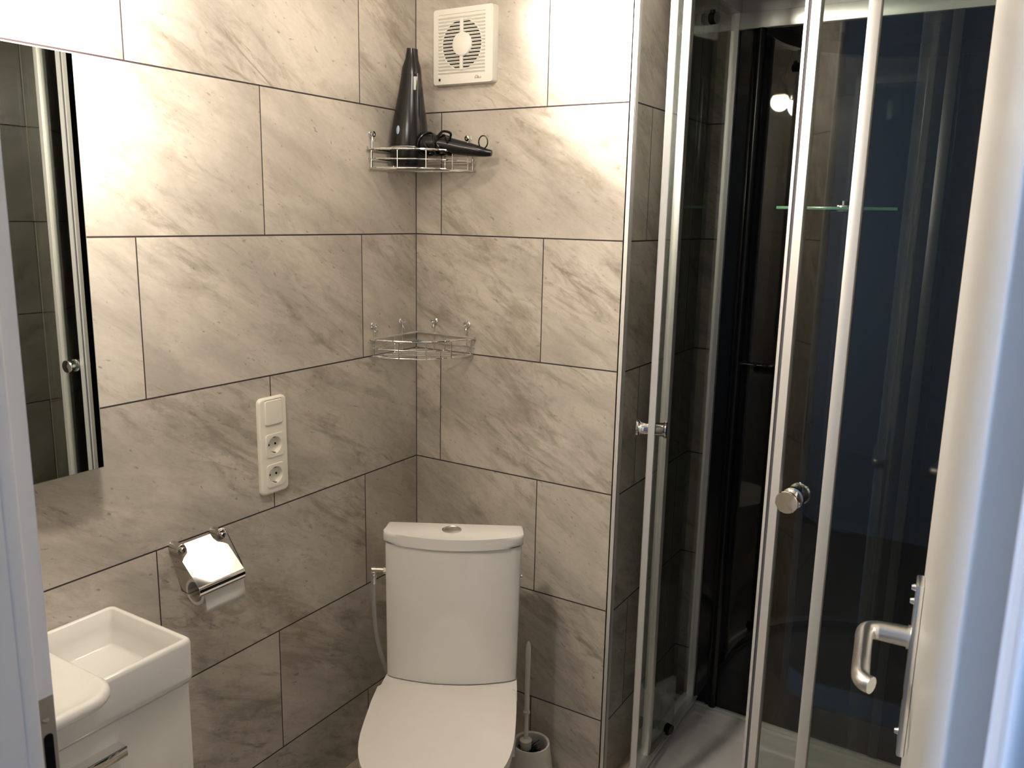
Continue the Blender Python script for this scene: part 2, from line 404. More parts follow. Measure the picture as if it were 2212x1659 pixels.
# strike plate on the left rebate
xs = DX0-0.014
m = MB()
pl = [(-1.391, 1.02-0.11), (-1.3572, 1.02-0.11)]
SZ0, SZ1 = 0.90, 1.098
Y0, Y1 = -1.3915, -1.3725
m.box(xs, xs+0.0012, Y0, Y1, SZ1-0.045, SZ1); m.box(xs, xs+0.0012, Y0, Y0+0.008, SZ0, SZ1-0.045); m.box(xs, xs+0.0012, Y1-0.007, Y1, SZ0, SZ1-0.045); m.box(xs, xs+0.0012, Y0, Y1, SZ0, SZ0+0.03)
m.box(xs, xs+0.0012, Y0+0.008, Y1-0.007, SZ0+0.085, SZ0+0.1)
sp = m.build('strike_plate', 'steel', jl)
m = MB(); m.prism(rrect(Y0+0.0065, Y1-0.0035, SZ0+0.02, SZ1-0.036, 0.0040, 6), xs-0.0002, xs+0.0015, mat=Matrix(((0, 0, 1, 0), (1, 0, 0, 0), (0, 1, 0, 0), (0, 0, 0, 1)))); m.build('latch_hole', 'dark', sp)
m = MB(); m.cyl((xs+0.001, (Y0+Y1)/2, SZ1-0.022), (xs+0.002, (Y0+Y1)/2, SZ1-0.020), 0.0030); m.build('screw', 'steel', sp)

# the open door (hinged at the right jamb, swung into the room)
A = Vector((1.3634, -1.325, 0)); B = Vector((1.305, -0.655, 0))
d = (B-A).normalized(); ang = math.atan2(d.y, d.x)
door = thing('door_1', 'white bathroom door standing open at the right edge, seen almost edge-on', 'door', (A.x, A.y, 0), ang)
door['kind'] = 'structure'
Ld = (B-A).length
# local: x along the door away from the hinge, -y = into the right (thickness), +y = visible left face
m = MB(); m.box(0, Ld, -0.040, 0, FL+0.008, DTOP-0.012, 0.003, 3); m.build('door_panel', 'paint', door)
hz = 1.062
hx = (Vector((1.300, -0.722, 0))-A).dot(d)
m = MB(); m.box(hx-0.019, hx+0.019, 0.0, 0.009, 0.915, 1.135, 0.0025, 2); bp_ = m.build('backplate', 'alu', door)
for z_ in (1.125, 1.108, 0.938):
    m = MB(); m.cyl((hx, 0.009, z_), (hx, 0.0135, z_), 0.0045, 0.003); m.build('screw', 'chrome', bp_)
m = MB(); m.cyl((hx, 0.008, hz), (hx, 0.012, hz), 0.0145)
pts = [(hx, 0.010, hz), (hx, 0.034, hz), (hx-0.001, 0.046, hz), (hx-0.007, 0.0545, hz), (hx-0.018, 0.0575, hz), (hx-0.045, 0.0570, hz-0.001), (hx-0.075, 0.0560, hz-0.001), (hx-0.105, 0.0550, hz), (hx-0.124, 0.0535, hz), (hx-0.133, 0.0490, hz), (hx-0.137, 0.0420, hz)]
cp = catmull(pts, 6); nn = len(cp)
m.tube(cp, 0.01, 20, rad=[0.0125 - 0.003*min(1, i/(nn*0.5)) for i in range(nn)])
m.build('lever_handle', 'alu', door)
m = MB(); m.cyl((hx, 0.0, hz-0.075), (hx, 0.0095, hz-0.075), 0.006); m.build('keyhole', 'dark', door)
for z_ in (0.45, 1.85):
    m = MB(); m.cyl((-0.004, -0.047, z_-0.035), (-0.004, -0.047, z_+0.035), 0.007); m.build('hinge', 'alu', door)

# ------------------------------------------------------------------ mirror
m = MB(); m.box(0.030, 0.036, -1.354, -0.9255, 1.098, 1.7815)
mi = tag(m.build('wall_mirror', 'mirroredge'), 'frameless rectangular mirror on the left tiled wall, showing the shower', 'mirror')
m = MB(); m.box(0.0358, 0.0366, -1.3528, -0.9267, 1.0992, 1.7803); m.build('mirror_face', 'mirror', mi)
for y_ in (-1.25, -1.0):
    m = MB(); m.box(0.0, 0.030, y_-0.02, y_+0.02, 1.2, 1.7); m.build('mounting_strip', 'plastic', mi)

# ------------------------------------------------------------------ switch and socket panel
pan = thing('socket_panel', 'cream vertical plate with one light switch above two round sockets', 'socket', (0, -0.513, 1.0395))
# local: y -.0395..+.0395 ; z -.1075..+.1075
X = Matrix(((0, 0, 1, 0), (1, 0, 0, 0), (0, 1, 0, 0), (0, 0, 0, 1)))   # (u,v,h) -> (y,z,x)
m = MB(); pill(m, -0.0395, 0.0395, -0.1085, 0.1085, 0.012, 0.0, 0.0095, 0.0055, X); m.build('frame', 'cream', pan)
m = MB(); pill(m, -0.0245, 0.0245, 0.0475, 0.1025, 0.006, 0.006, 0.0122, 0.0022, X); sw = m.build('rocker_switch', 'cream', pan)
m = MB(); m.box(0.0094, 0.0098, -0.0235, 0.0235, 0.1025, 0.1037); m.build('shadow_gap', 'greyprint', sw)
for zc in (0.0015, -0.0665):
    m = MB(); R_ = 0.0195
    # square insert with a round well
    n = 56; ts = [2*PI*(i+0.5)/n for i in range(n)]
    def sqr(t, hx=0.0245, hy=0.0255, p=9.0): return (abs(math.cos(t)/hx)**p+abs(math.sin(t)/hy)**p)**(-1/p)
    a_ = [m.bm.verts.new((0.0112, sqr(t)*math.cos(t), zc+sqr(t)*math.sin(t))) for t in ts]
    b_ = [m.bm.verts.new((0.0112, R_*math.cos(t), zc+R_*math.sin(t))) for t in ts]
    c_ = [m.bm.verts.new((0.0104, (R_-0.0008)*math.cos(t), zc+(R_-0.0008)*math.sin(t))) for t in ts]
    d_ = [m.bm.verts.new((0.0008, (R_-0.002)*math.cos(t), zc+(R_-0.002)*math.sin(t))) for t in ts]
    e_ = [m.bm.verts.new((0.0085, 1.03*sqr(t)*math.cos(t), zc+1.03*sqr(t)*math.sin(t))) for t in ts]
    for i in range(n):
        j = (i+1) % n
        m.bm.faces.new((a_[i], a_[j], b_[j], b_[i])); m.bm.faces.new((b_[i], b_[j], c_[j], c_[i])); m.bm.faces.new((c_[i], c_[j], d_[j], d_[i])); m.bm.faces.new((e_[i], e_[j], a_[j], a_[i]))
    m.bm.faces.new(d_)
    so = m.build('socket', 'cream', pan)
    for s_ in (-1, 1):
        m = MB(); m.cyl((0.0006, s_*0.0095, zc), (0.0016, s_*0.0095, zc), 0.0026); m.build('pin_hole', 'dark', so)
        m = MB(); m.box(0.001, 0.0105, -0.0025, 0.0025, zc+s_*0.0172-0.0008, zc+s_*0.0172+0.0008); m.build('earth_clip', 'steel', so)
# cut the frame behind the wells
cut = MB()
for zc in (0.0015, -0.0665): cut.cyl((-0.002, 0, zc), (0.02, 0, zc), 0.0200, n=40)
co = cut.build('well_cutter', 'cream'); co.location = pan.location
fr = [c for c in pan.children if c.name.startswith('frame')][0]
bpy.context.view_layer.update()
bm_ = fr.modifiers.new('wells', 'BOOLEAN'); bm_.object = co; bm_.solver = 'EXACT'; bm_.operation = 'DIFFERENCE'
dg = bpy.context.evaluated_depsgraph_get(); me2 = bpy.data.meshes.new_from_object(fr.evaluated_get(dg)); fr.modifiers.clear(); fr.data = me2; me2.set_sharp_from_angle(angle=math.radians(35))
bpy.data.objects.remove(co)

# ------------------------------------------------------------------ ventilation fan on the back wall
fan = thing('ventilation_fan', 'square white extractor fan with louvred round grille high on the back wall', 'fan', (0.1565, 0, 1.9375))
XB = Matrix(((1, 0, 0, 0), (0, 0, -1, 0), (0, 1, 0, 0), (0, 0, 0, 1)))  # (u,v,h) -> (x,z,-y)
hw = 0.087
m = MB()
outer = rrect(-hw, hw, -hw, hw, 0.007, 6)
ga = (-0.0715, 0.0645, -0.0655, 0.0735)     # grille recess (left,right,bottom,top)
# plate as frame around the recess
def ringplate(m, out, inn, h0, h1, hin):
    n = len(out)
    a = [m.bm.verts.new((p[0], -h0, p[1])) for p in out]; b = [m.bm.verts.new((p[0]*0.985, -h1, p[1]*0.985)) for p in out]
    c = [m.bm.verts.new((p[0], -h1, p[1])) for p in inn]; d2 = [m.bm.verts.new((p[0], -hin, p[1])) for p in inn]
    for i in range(n):
        j = (i+1) % n
        m.bm.faces.new((a[i], a[j], b[j], b[i])); m.bm.faces.new((b[i], b[j], c[j], c[i])); m.bm.faces.new((c[i], c[j], d2[j], d2[i]))
    m.bm.faces.new(d2)
    return m
ringplate(m, outer, rrect(*ga, 0.002, 6), 0.0, 0.021, 0.0185)
m.build('cover_plate', 'plastic', fan)
# round dark opening, louvres, hub
m = MB(); fc = (-0.003, 0.003); m.cyl((fc[0], -0.0183, fc[1]), (fc[0], -0.0190, fc[1]), 0.0575, n=64); m.build('opening', 'dark', fan)
m = MB()
z_ = ga[2]+0.005; 
while z_ < ga[3]-0.002:
    # a tilted slat across the recess
    vs4 = [(ga[0], -0.0192, z_-0.0018), (ga[1], -0.0192, z_-0.0018), (ga[1], -0.0225, z_+0.0016), (ga[0], -0.0225, z_+0.0016)]
    t_ = 0.0011
    lo = [m.bm.verts.new(v) for v in vs4]; hi = [m.bm.verts.new((v[0], v[1]+0.0004, v[2]+t_)) for v in vs4]
    m.bm.faces.new(lo[::-1]); m.bm.faces.new(hi)
    for i in range(4): m.bm.faces.new((lo[i], lo[(i+1) % 4], hi[(i+1) % 4], hi[i]))
    z_ += 0.0078
m.box(fc[0]-0.0045, fc[0]+0.0045, -0.0232, -0.019, fc[1]-0.0575, fc[1]+0.0575, 0.001)
m.build('louvres', 'plastic', fan)
m = MB(); m.tube([(fc[0]+0.0575*math.cos(t), -0.0195, fc[1]+0.0575*math.sin(t)) for t in (2*PI*i/48 for i in range(48))], 0.0016, 8, True); m.build('grille_ring', 'plastic', fan)
m = MB(); m.lathe([(0.0275, 0.0), (0.0275, 0.003), (0.0255, 0.0055), (0.018, 0.0075), (0.008, 0.0085), (0.0, 0.0087)], 40, (fc[0]+0.002, -0.0195, fc[1]), (0, -1, 0)); m.build('hub', 'plastic', fan)
m = MB(); m.box(-0.0700, -0.0645, -0.0214, -0.0205, -0.0775, -0.0715); m.build('indicator_window', 'indicator', fan)
def text(name, body, size, loc, rot, mat, parent):
    cu = bpy.data.curves.new(name, 'FONT'); cu.body = body; cu.size = size; cu.extrude = 0.0001; cu.align_x = 'CENTER'
    ob = bpy.data.objects.new(name+'_tmp', cu); C.objects.link(ob)
    bpy.context.view_layer.update()
    me = bpy.data.meshes.new_from_object(ob.evaluated_get(bpy.context.evaluated_depsgraph_get()))
    bpy.data.objects.remove(ob)
    o = bpy.data.objects.new(name, me); C.objects.link(o); me.materials.clear(); me.materials.append(MT[mat]); o.location = loc; o.rotation_euler = rot; o.parent = parent
    return o
text('brand_print', 'ariBod', 0.0068, (0.045, -0.0213, -0.0770), (PI/2, 0, 0), 'greyprint', fan)
m = MB(); m.tube([(0.0418+0.0052*math.cos(t), -0.0213, -0.0755+0.0058*math.sin(t)) for t in (PI*i/14 for i in range(15))], 0.0005, 6); m.build('brand_arc', 'red', fan)

# ------------------------------------------------------------------ corner baskets
def basket(z, name, label, hooks_left, hooks_back, rim_h, railR=0.192):
    t = thing(name, label, 'shelf', (0, 0, z), 0, 'chrome wire corner baskets')
    # rounded triangular outline: along left wall, along back wall, bowed front
    def outline(r, dz, off=0.006):
        p = [(off, -r, dz), (off, -off, dz), (r, -off, dz)]
        fr_ = []
        for i in range(1, 16):
            u_ = i/16; a = PI/2*u_
            # from (r,-off) to (off,-r), bulging moderately
            s_ = Vector((r, -off)); e = Vector((off, -r)); b2 = s_.lerp(e, u_); bulge = 0.052*math.sin(PI*u_)
            fr_.append((b2.x+bulge*0.7071, b2.y-bulge*0.7071, dz))
        return p, fr_
    m = MB()
    p, f_ = outline(railR, rim_h); m.tube([Vector(q) for q in p+f_], 0.0028, 10, True); m.build('top_rail', 'chrome', t)
    m = MB(); p, f_ = outline(railR-0.003, rim_h*0.48); m.tube([Vector(q) for q in p+f_], 0.0016, 8, True); m.build('middle_wire', 'chrome', t)
    m = MB(); p, f_ = outline(railR-0.006, 0.0); m.tube([Vector(q) for q in p+f_], 0.0020, 8, True)
    # floor wires
    for k in range(1, 6):
        c = k*0.034; 
        # wires running parallel to the front chord
        m.tube([(0.006, -c-0.006, -0.001), (c+0.006, -0.006, -0.001)], 0.0010, 6)
    m.build('base_wires', 'chrome', t)
    P_, F_ = outline(railR-0.002, 0)
    for q in [(0.006, -railR*0.93), (0.006, -railR*0.5), (railR*0.93, -0.006), (railR*0.5, -0.006)]+[F_[i][:2] for i in (3, 7, 11)]:
        m = MB(); m.tube([(q[0], q[1], -0.001), (q[0], q[1], rim_h)], 0.0014, 8); m.build('upright', 'chrome', t)
    def hook(px, py, nx, ny, hz_):
        h = MB(); h.lathe([(0.0, 0.0), (0.0075, 0.0), (0.0078, 0.0015), (0.0055, 0.004), (0.003, 0.0045)], 24, (px, py, hz_), (nx, ny, 0), cap=False)
        h.lathe([(0.0028, 0.004), (0.0028, 0.009), (0.0068, 0.0095), (0.0068, 0.0120), (0.0030, 0.0125), (0.0030, 0.0105), (0.0, 0.0105)], 24, (px, py, hz_), (nx, ny, 0), cap=False)
        tx, ty = abs(ny), abs(nx)
        h.tube(catmull([(px+nx*0.007, py+ny*0.007, hz_-0.004), (px+nx*0.008, py+ny*0.008, hz_-0.012), (px+nx*0.012, py+ny*0.012, hz_-0.017), (px+nx*0.017, py+ny*0.017, hz_-0.012)], 5), 0.0013, 8)
        h.tube([(px+nx*0.0065, py+ny*0.0065, hz_-0.006), (px+nx*0.006, py+ny*0.006, rim_h*0.0)], 0.0011, 8)
        ho = h.build('hook', 'chrome', t); return ho
    for y_ in hooks_left: hook(0.0, -y_, 1, 0, rim_h+0.034)
    for x_ in hooks_back: hook(x_, 0.0, 0, -1, rim_h+0.034)
    return t
b_low = basket(1.193, 'corner_basket', 'empty chrome wire corner basket, the lower of the two in the corner', (0.176, 0.066), (0.063, 0.166), 0.043)
b_up = basket(1.648, 'corner_basket', 'chrome wire corner basket holding the black hair dryer, the upper of the two', (0.176,), (0.165,), 0.043)

# ------------------------------------------------------------------ hair dryer
dry = thing('hair_dryer', 'black hair dryer standing nozzle up with folded handle in the upper corner basket', 'hair dryer', (0.0535, -0.098, 1.6505))
# body: lathe-like with varying oval, slightly tilted; local z up
m = MB()
prof = [(0.0, 0.0), (0.030, 0.0), (0.040, 0.006), (0.0455, 0.020), (0.0465, 0.045), (0.0450, 0.075), (0.0405, 0.110), (0.0345, 0.145), (0.0295, 0.175), (0.0260, 0.200), (0.0235, 0.218), (0.0205, 0.230), (0.0150, 0.236), (0.0128, 0.242), (0.0118, 0.270), (0.0095, 0.2705), (0.009, 0.25)]
m.lathe(prof, 44, (0, 0, 0), (0.045, 0, 1), cap=False)
body = m.build('body', 'blackpl', dry)
m = MB(); m.lathe([(0.0245, 0.214), (0.0215, 0.232), (0.0150, 0.250), (0.0122, 0.268), (0.0118, 0.2735), (0.0, 0.274)], 40, (0, 0, 0), (0.045, 0, 1), cap=False); 
for v in m.bm.verts: v.co.y = v.co.y*(1.0+0.25*max(0, (v.co.z-0.22)/0.05))
m.build('nozzle', 'blackpl', dry)
m = MB(); m.tube([(0.0468*math.cos(t)+0.0022, 0.0468*math.sin(t), 0.048) for t in (2*PI*i/40 for i in range(40))], 0.0012, 6, True); m.build('trim_ring', 'chrome', dry)
# oval light window facing the room, silver label on the right
Dn = Vector((0.80, -0.60, 0)).normalized()
m = MB(); cpos = Vector((0.0415*0.33+0.002, -0.0415*0.93, 0.083))
m.ball((0.003, -0.0425, 0.084), 0.007, 16, (0.72, 0.45, 1.75)); m.build('cold_button', 'bluegrey', dry)
m = MB()
for i in range(7):
    a = math.radians(-36+i*2.6); r_ = 0.0290
    m.box(r_*math.cos(a)+0.007, r_*math.cos(a)+0.009, r_*math.sin(a)-0.0014, r_*math.sin(a)+0.0014, 0.178, 0.208)
m.build('rating_label', 'silverlabel', dry)
# raised ridge/handle hinge on the right
m = MB()
m.tube(catmull([(0.030, -0.004, 0.215), (0.034, -0.006, 0.17), (0.036, -0.006, 0.12), (0.040, -0.004, 0.075), (0.047, 0.0, 0.048), (0.058, 0.0, 0.036)], 6), 0.009, 16, rad=None)
m.build('switch_ridge', 'blackpl', dry)
# folded handle lying to the right along the back wall
m = MB(); hp = [(0.030, 0.0, 0.055), (0.060, 0.0, 0.058), (0.095, 0.012, 0.055), (0.130, 0.024, 0.048), (0.160, 0.034, 0.043), (0.180, 0.040, 0.039), (0.194, 0.045, 0.0365), (0.208, 0.049, 0.035)]
c_ = catmull(hp, 6); n_ = len(c_)
m.tube(c_, 0.02, 20, rad=[0.0225-0.0155*((i/(n_-1))**1.25) for i in range(n_)]); hd = m.build('handle', 'blackpl', dry)
m = MB(); m.tube([(0.190+0.0105*math.cos(t), 0.040+0.003*math.cos(t), 0.060+0.0145*math.sin(t)) for t in (2*PI*i/28 for i in range(28))], 0.0016, 8, True); m.build('hanging_loop', 'blackpl', dry)
# wound cable
m = MB(); pts = []
for i in range(150):
    t = i/150*2*PI*5.5; k = i/150
    cx, cy, cz = 0.050+0.062*k, 0.001+0.018*k, 0.056-0.004*k
    r_ = 0.0275-0.006*k
    pts.append((cx+0.010*math.sin(t*1.3), cy+r_*math.cos(t), cz+r_*0.95*math.sin(t)))
m.tube(pts, 0.0030, 8)
m.tube(catmull([(0.095, -0.012, 0.070), (0.110, -0.010, 0.082), (0.125, 0.0, 0.078), (0.118, 0.004, 0.062)], 8), 0.0030, 8)
m.build('power_cord', 'blackpl', dry)

# ------------------------------------------------------------------ toilet paper holder
tph = thing('paper_holder', 'chrome toilet paper holder with shiny flap on the left wall', 'paper holder', (0, -0.7265, 0.888))
m = MB()
for y_, dz in ((-0.0475, 0.003), (0.0480, 0.003)):
    m = MB(); m.lathe([(0.0112, 0.0), (0.0108, 0.001), (0.0108, 0.024), (0.0112, 0.0245), (0.0112, 0.027), (0.0098, 0.0285), (0.0065, 0.0285), (0.0062, 0.0275), (0.0060, 0.0320), (0.0048, 0.0338), (0.0, 0.0342)], 32, (0, y_, dz), (1, 0, 0), cap=False); wp = m.build('wall_post', 'steelbright', tph)
    m = MB(); m.box(0.0335, 0.0346, y_-0.0008, y_+0.0008, dz-0.0042, dz+0.0042); m.build('screw_slot', 'dark', wp)
# flap: plate in (s across y, t down the slope)
def flap_pt(s, t):   # t 0..1 from top (x .030, z .003) to fold (x .078, z -.062), then lip
    return (0.027+0.068*t, s-0.0115, 0.013-0.0655*t)
m = MB()
ol = [(-0.031, 0.0), (0.031, 0.0), (0.0315, 0.12), (0.036, 0.22), (0.047, 0.29), (0.0535, 0.36), (0.0545, 1.0), (-0.0545, 1.0), (-0.0545, 0.36), (-0.047, 0.29), (-0.036, 0.22), (-0.0315, 0.12)]
nrm = Vector((0.0655, 0, 0.068)).normalized()
lo = [m.bm.verts.new(flap_pt(*q)) for q in ol]; hi = [m.bm.verts.new(Vector(flap_pt(*q))+nrm*0.0012) for q in ol]
m.bm.faces.new(lo[::-1]); m.bm.faces.new(hi)
for i in range(len(ol)): m.bm.faces.new((lo[i], lo[(i+1) % len(ol)], hi[(i+1) % len(ol)], hi[i]))
flap = m.build('flap', 'chrome', tph, angle=20)
m = MB()
prof = []
for i in range(9):
    a = i/8; th = math.radians(-50+130*0); 
lip = [(0.0955, -0.0518), (0.0980, -0.0540), (0.0995, -0.0580), (0.0997, -0.0630), (0.0988, -0.0675), (0.0970, -0.0710)]
for q0, q1 in zip(lip, lip[1:]):
    v = [m.bm.verts.new((q0[0], -0.0660, q0[1])), m.bm.verts.new((q0[0], 0.0430, q0[1])), m.bm.verts.new((q1[0], 0.0430, q1[1])), m.bm.verts.new((q1[0], -0.0660, q1[1]))]
    v2 = [m.bm.verts.new((a.co.x-0.0012, a.co.y, a.co.z)) for a in v]
    m.bm.faces.new(v); m.bm.faces.new(v2[::-1])
    for i in range(4): m.bm.faces.new((v[i], v[(i+1) % 4], v2[(i+1) % 4], v2[i]))
bmesh.ops.remove_doubles(m.bm, verts=m.bm.verts, dist=1e-6)
m.build('front_lip', 'chrome', tph, angle=60)
# wire bail
m = MB(); wire = [(0.022, 0.044, 0.012), (0.024, 0.052, 0.014), (0.030, 0.0555, 0.009), (0.048, 0.0585, -0.021), (0.066, 0.0610, -0.052), (0.0690, 0.060, -0.064), (0.067, 0.054, -0.073), (0.064, 0.040, -0.0755), (0.062, 0.0, -0.0760), (0.059, -0.045, -0.0765), (0.057, -0.062, -0.0760), (0.052, -0.072, -0.064), (0.047, -0.0755, -0.040)]
m.tube(catmull(wire, 6), 0.0019, 10); m.build('wire_bar', 'chrome', tph)
# paper roll
roll = thing('toilet_paper_roll', 'nearly used up roll of white toilet paper hanging under the chrome flap', 'toilet paper', (0.0625, -0.7275, 0.8125))
RO, RI = 0.0265, 0.0205
m = MB(); n = 48
v = []
for y_ in (-0.049, 0.049):
    for r_ in (RI, RO): v.append([m.bm.verts.new((r_*math.cos(t), y_, r_*math.sin(t))) for t in (2*PI*i/n for i in range(n))])
for i in range(n):
    j = (i+1) % n
    m.bm.faces.new((v[0][i], v[0][j], v[1][j], v[1][i])); m.bm.faces.new((v[2][i], v[2][j], v[3][j], v[3][i])); m.bm.faces.new((v[1][i], v[1][j], v[3][j], v[3][i])); m.bm.faces.new((v[0][i], v[0][j], v[2][j], v[2][i]))
m.build('paper_wound', 'paper', roll)
m = MB(); m.lathe([(RI, -0.0488), (RI, 0.0488)], 40, (0, 0, 0), (0, 1, 0), cap=False); m.build('cardboard_core', 'card', roll)
m = MB()
strip = [(RO+0.0005)*Vector((math.cos(math.radians(a)), math.sin(math.radians(a)))) for a in (70, 50, 30, 10)]+[Vector((0.0282, -0.006)), Vector((0.0297, -0.016)), Vector((0.0308, -0.028)), Vector((0.0310, -0.038))]
for i, (q0, q1) in enumerate(zip(strip, strip[1:])):
    last = i == len(strip)-2
    for h in (0.0,):
        for y0, y1 in ((-0.047+k*0.0235, -0.047+(k+1)*0.0235) for k in range(4)):
            za = q1.y+(0.001*math.sin(y0*120) if last else 0); zb = q1.y+(0.001*math.sin(y1*120) if last else 0)
            q = [(q0.x, y0, q0.y), (q0.x, y1, q0.y), (q1.x, y1, zb), (q1.x, y0, za)]
            vv = [m.bm.verts.new(c) for c in q]; m.bm.faces.new(vv)
bmesh.ops.remove_doubles(m.bm, verts=m.bm.verts, dist=1e-5)
so_ = m.build('loose_sheet', 'paper', roll, angle=80)
sm_ = so_.modifiers.new('thick', 'SOLIDIFY'); sm_.thickness = 0.0004

# ------------------------------------------------------------------ toilet
TO = (0.292, -0.225)
toi = thing('toilet', 'white close-coupled toilet with closed lid set diagonally in the corner', 'toilet', (TO[0], TO[1], FL), math.radians(29.75))
zl = lambda z: z-FL
def cis_outline(hw_, back, side, front, n=20, rc=0.012):
    pts = [(-hw_+0.006, -back), (hw_-0.006, -back), (hw_, -back-0.006)]
    # rounded front corners into bowed front
    arc = []
    for i in range(n+1):
        u_ = -1+2*i/n; 
        y = side+(front-side)*(1-u_*u_)
        arc.append((-u_*hw_, -y))
    arc = arc[1:-1]
    pts += [(hw_, -side+0.012), (hw_-0.0015, -side+0.003)] + arc + [(-hw_+0.0015, -side+0.003), (-hw_, -side+0.012), (-hw_, -back-0.006)]
    return pts
# tank body, tapering downwards
m = MB(); tp = cis_outline(0.157, 0.004, 0.066, 0.104); bt = cis_outline(0.152, 0.010, 0.085, 0.114)
n = len(tp); rows = []
for k in range(9):
    f = k/8; zz = zl(0.482)+(zl(0.8045)-zl(0.482))*f
    rows.append([m.bm.verts.new((bt[i][0]*(1-f)+tp[i][0]*f, bt[i][1]*(1-f)+tp[i][1]*f, zz)) for i in range(n)])
for a, b in zip(rows, rows[1:]):
    for i in range(n): m.bm.faces.new((a[i], a[(i+1) % n], b[(i+1) % n], b[i]))
m.bm.faces.new(rows[0][::-1]); m.bm.faces.new(rows[-1])
m.build('cistern', 'ceramic', toi, angle=50, bevel=0.003)
m = MB(); m.prism([(x_*0.985, y_*0.985) for x_, y_ in tp], zl(0.803), zl(0.8075)); m.build('lid_gap', 'rubber', toi)
m = MB(); m.prism(cis_outline(0.1605, 0.0, 0.070, 0.1085), zl(0.8065), zl(0.8325), 0.0075, 4); m.build('cistern_lid', 'ceramic', toi, angle=50)
m = MB(); m.lathe([(0.0225, 0.0), (0.0225, 0.002), (0.019, 0.0035), (0.017, 0.0015)], 36, (-0.005, -0.046, zl(0.832)), (0, 0, 1), cap=False)
m.lathe([(0.0168, 0.0), (0.0168, 0.002), (0.015, 0.003), (0.0, 0.0032)], 36, (-0.005, -0.046, zl(0.832)), (0, 0, 1), cap=False)
m.build('flush_button', 'alu', toi)
m = MB(); m.lathe([(0.0075, 0.0), (0.0075, 0.003), (0.0, 0.005)], 20, (0.1565, -0.055, zl(0.728)), (1, 0, 0), cap=False); m.build('side_plug', 'chrome', toi)
def seat_outline(hw_, y0, y1, yw, n=28, rc=0.020):
    """D shape: straight back at y0, widest at yw, round tip at y1"""
    pts = []
    for i in range(5):
        a = PI/2*i/4; pts.append((-hw_+0.004+rc-rc*math.sin(a)-0.0, -(y0+rc-rc*math.cos(a)) if False else -(y0+rc*(1-math.sin(a)))))
    left = [(-hw_+0.004+rc*(1-math.cos(PI/2*i/4)) if False else -hw_+0.004+rc*(1-math.sin(PI/2*(4-i)/4)), -(y0+rc*(1-math.cos(PI/2*(4-i)/4)))) for i in range(5)]
    left = []
    for i in range(5):
        a = PI/2*i/4     # from top edge to side
        left.append((-hw_+0.003+rc*(1-math.sin(a)), -(y0+rc*(1-math.cos(a)))))
    arc = []
    L_ = y1-yw
    for i in range(n+1):
        a = PI*i/n
        cx_ = -math.cos(a); sy = math.sin(a)
        arc.append((hw_*math.copysign(abs(cx_)**0.86, cx_), -(yw+L_*sy**0.80)))
    pts = left+[(-hw_, -(y0+yw)/2)]+arc+[(hw_, -(y0+yw)/2)]+[(-x_, y_) for x_, y_ in left[::-1]]
    return pts
cxs = -0.005
so = [(x_+cxs, y_) for x_, y_ in seat_outline(0.1605, 0.118, 0.505, 0.275)]
m = MB(); m.prism(so, zl(0.4695), zl(0.4865), 0.006, 4); m.build('seat_lid', 'seat', toi, angle=45)
so2 = [(cxs+(x_-cxs)*0.985, -0.118+(y_+0.118)*0.99) for x_, y_ in so]
m = MB(); m.prism(so2, zl(0.457), zl(0.468), 0.004, 3); m.build('seat', 'seat', toi, angle=45)
# bowl: rim outline lofted to the foot, plus the rear deck
m = MB(); rim = [(cxs+(x_-cxs)*0.965, -0.112+(y_+0.112)*0.975) for x_, y_ in so]
rows = []
for zf, sx_, sy_, cy_ in ((0.4555, 1.0, 1.0, -0.25), (0.42, 0.99, 0.99, -0.25), (0.36, 0.93, 0.95, -0.25), (0.29, 0.80, 0.86, -0.24), (0.22, 0.66, 0.74, -0.23), (0.17, 0.62, 0.70, -0.23), (0.13, 0.66, 0.74, -0.23), (FL+0.0005, 0.67, 0.75, -0.23)):
    rows.append([m.bm.verts.new((cxs+(x_-cxs)*sx_, cy_+(y_-cy_)*sy_, zl(zf))) for x_, y_ in rim])
n = len(rim)
for a, b in zip(rows, rows[1:]):
    for i in range(n): m.bm.faces.new((a[i], a[(i+1) % n], b[(i+1) % n], b[i]))
m.bm.faces.new(rows[0]); m.bm.faces.new(rows[-1][::-1])
m.build('bowl', 'ceramic', toi, angle=60)
m = MB(); dk = [(-0.150, -0.020), (0.150, -0.020), (0.153, -0.08), (0.156, -0.16), (0.154, -0.2), (-0.160, -0.2), (-0.162, -0.16), (-0.154, -0.08)]
m.prism(dk, zl(0.36), zl(0.480), 0.007, 3); m.build('rear_deck', 'ceramic', toi, angle=50)
for x_ in (-0.08, 0.07):
    m = MB(); m.cyl((x_-0.018, -0.122, zl(0.478)), (x_+0.018, -0.122, zl(0.478)), 0.0065); m.build('hinge', 'seat', toi)

# supply hose
hs = thing('supply_hose', 'braided water hose with angle fitting left of the cistern', 'hose', (0.12, -0.25, 0.0))
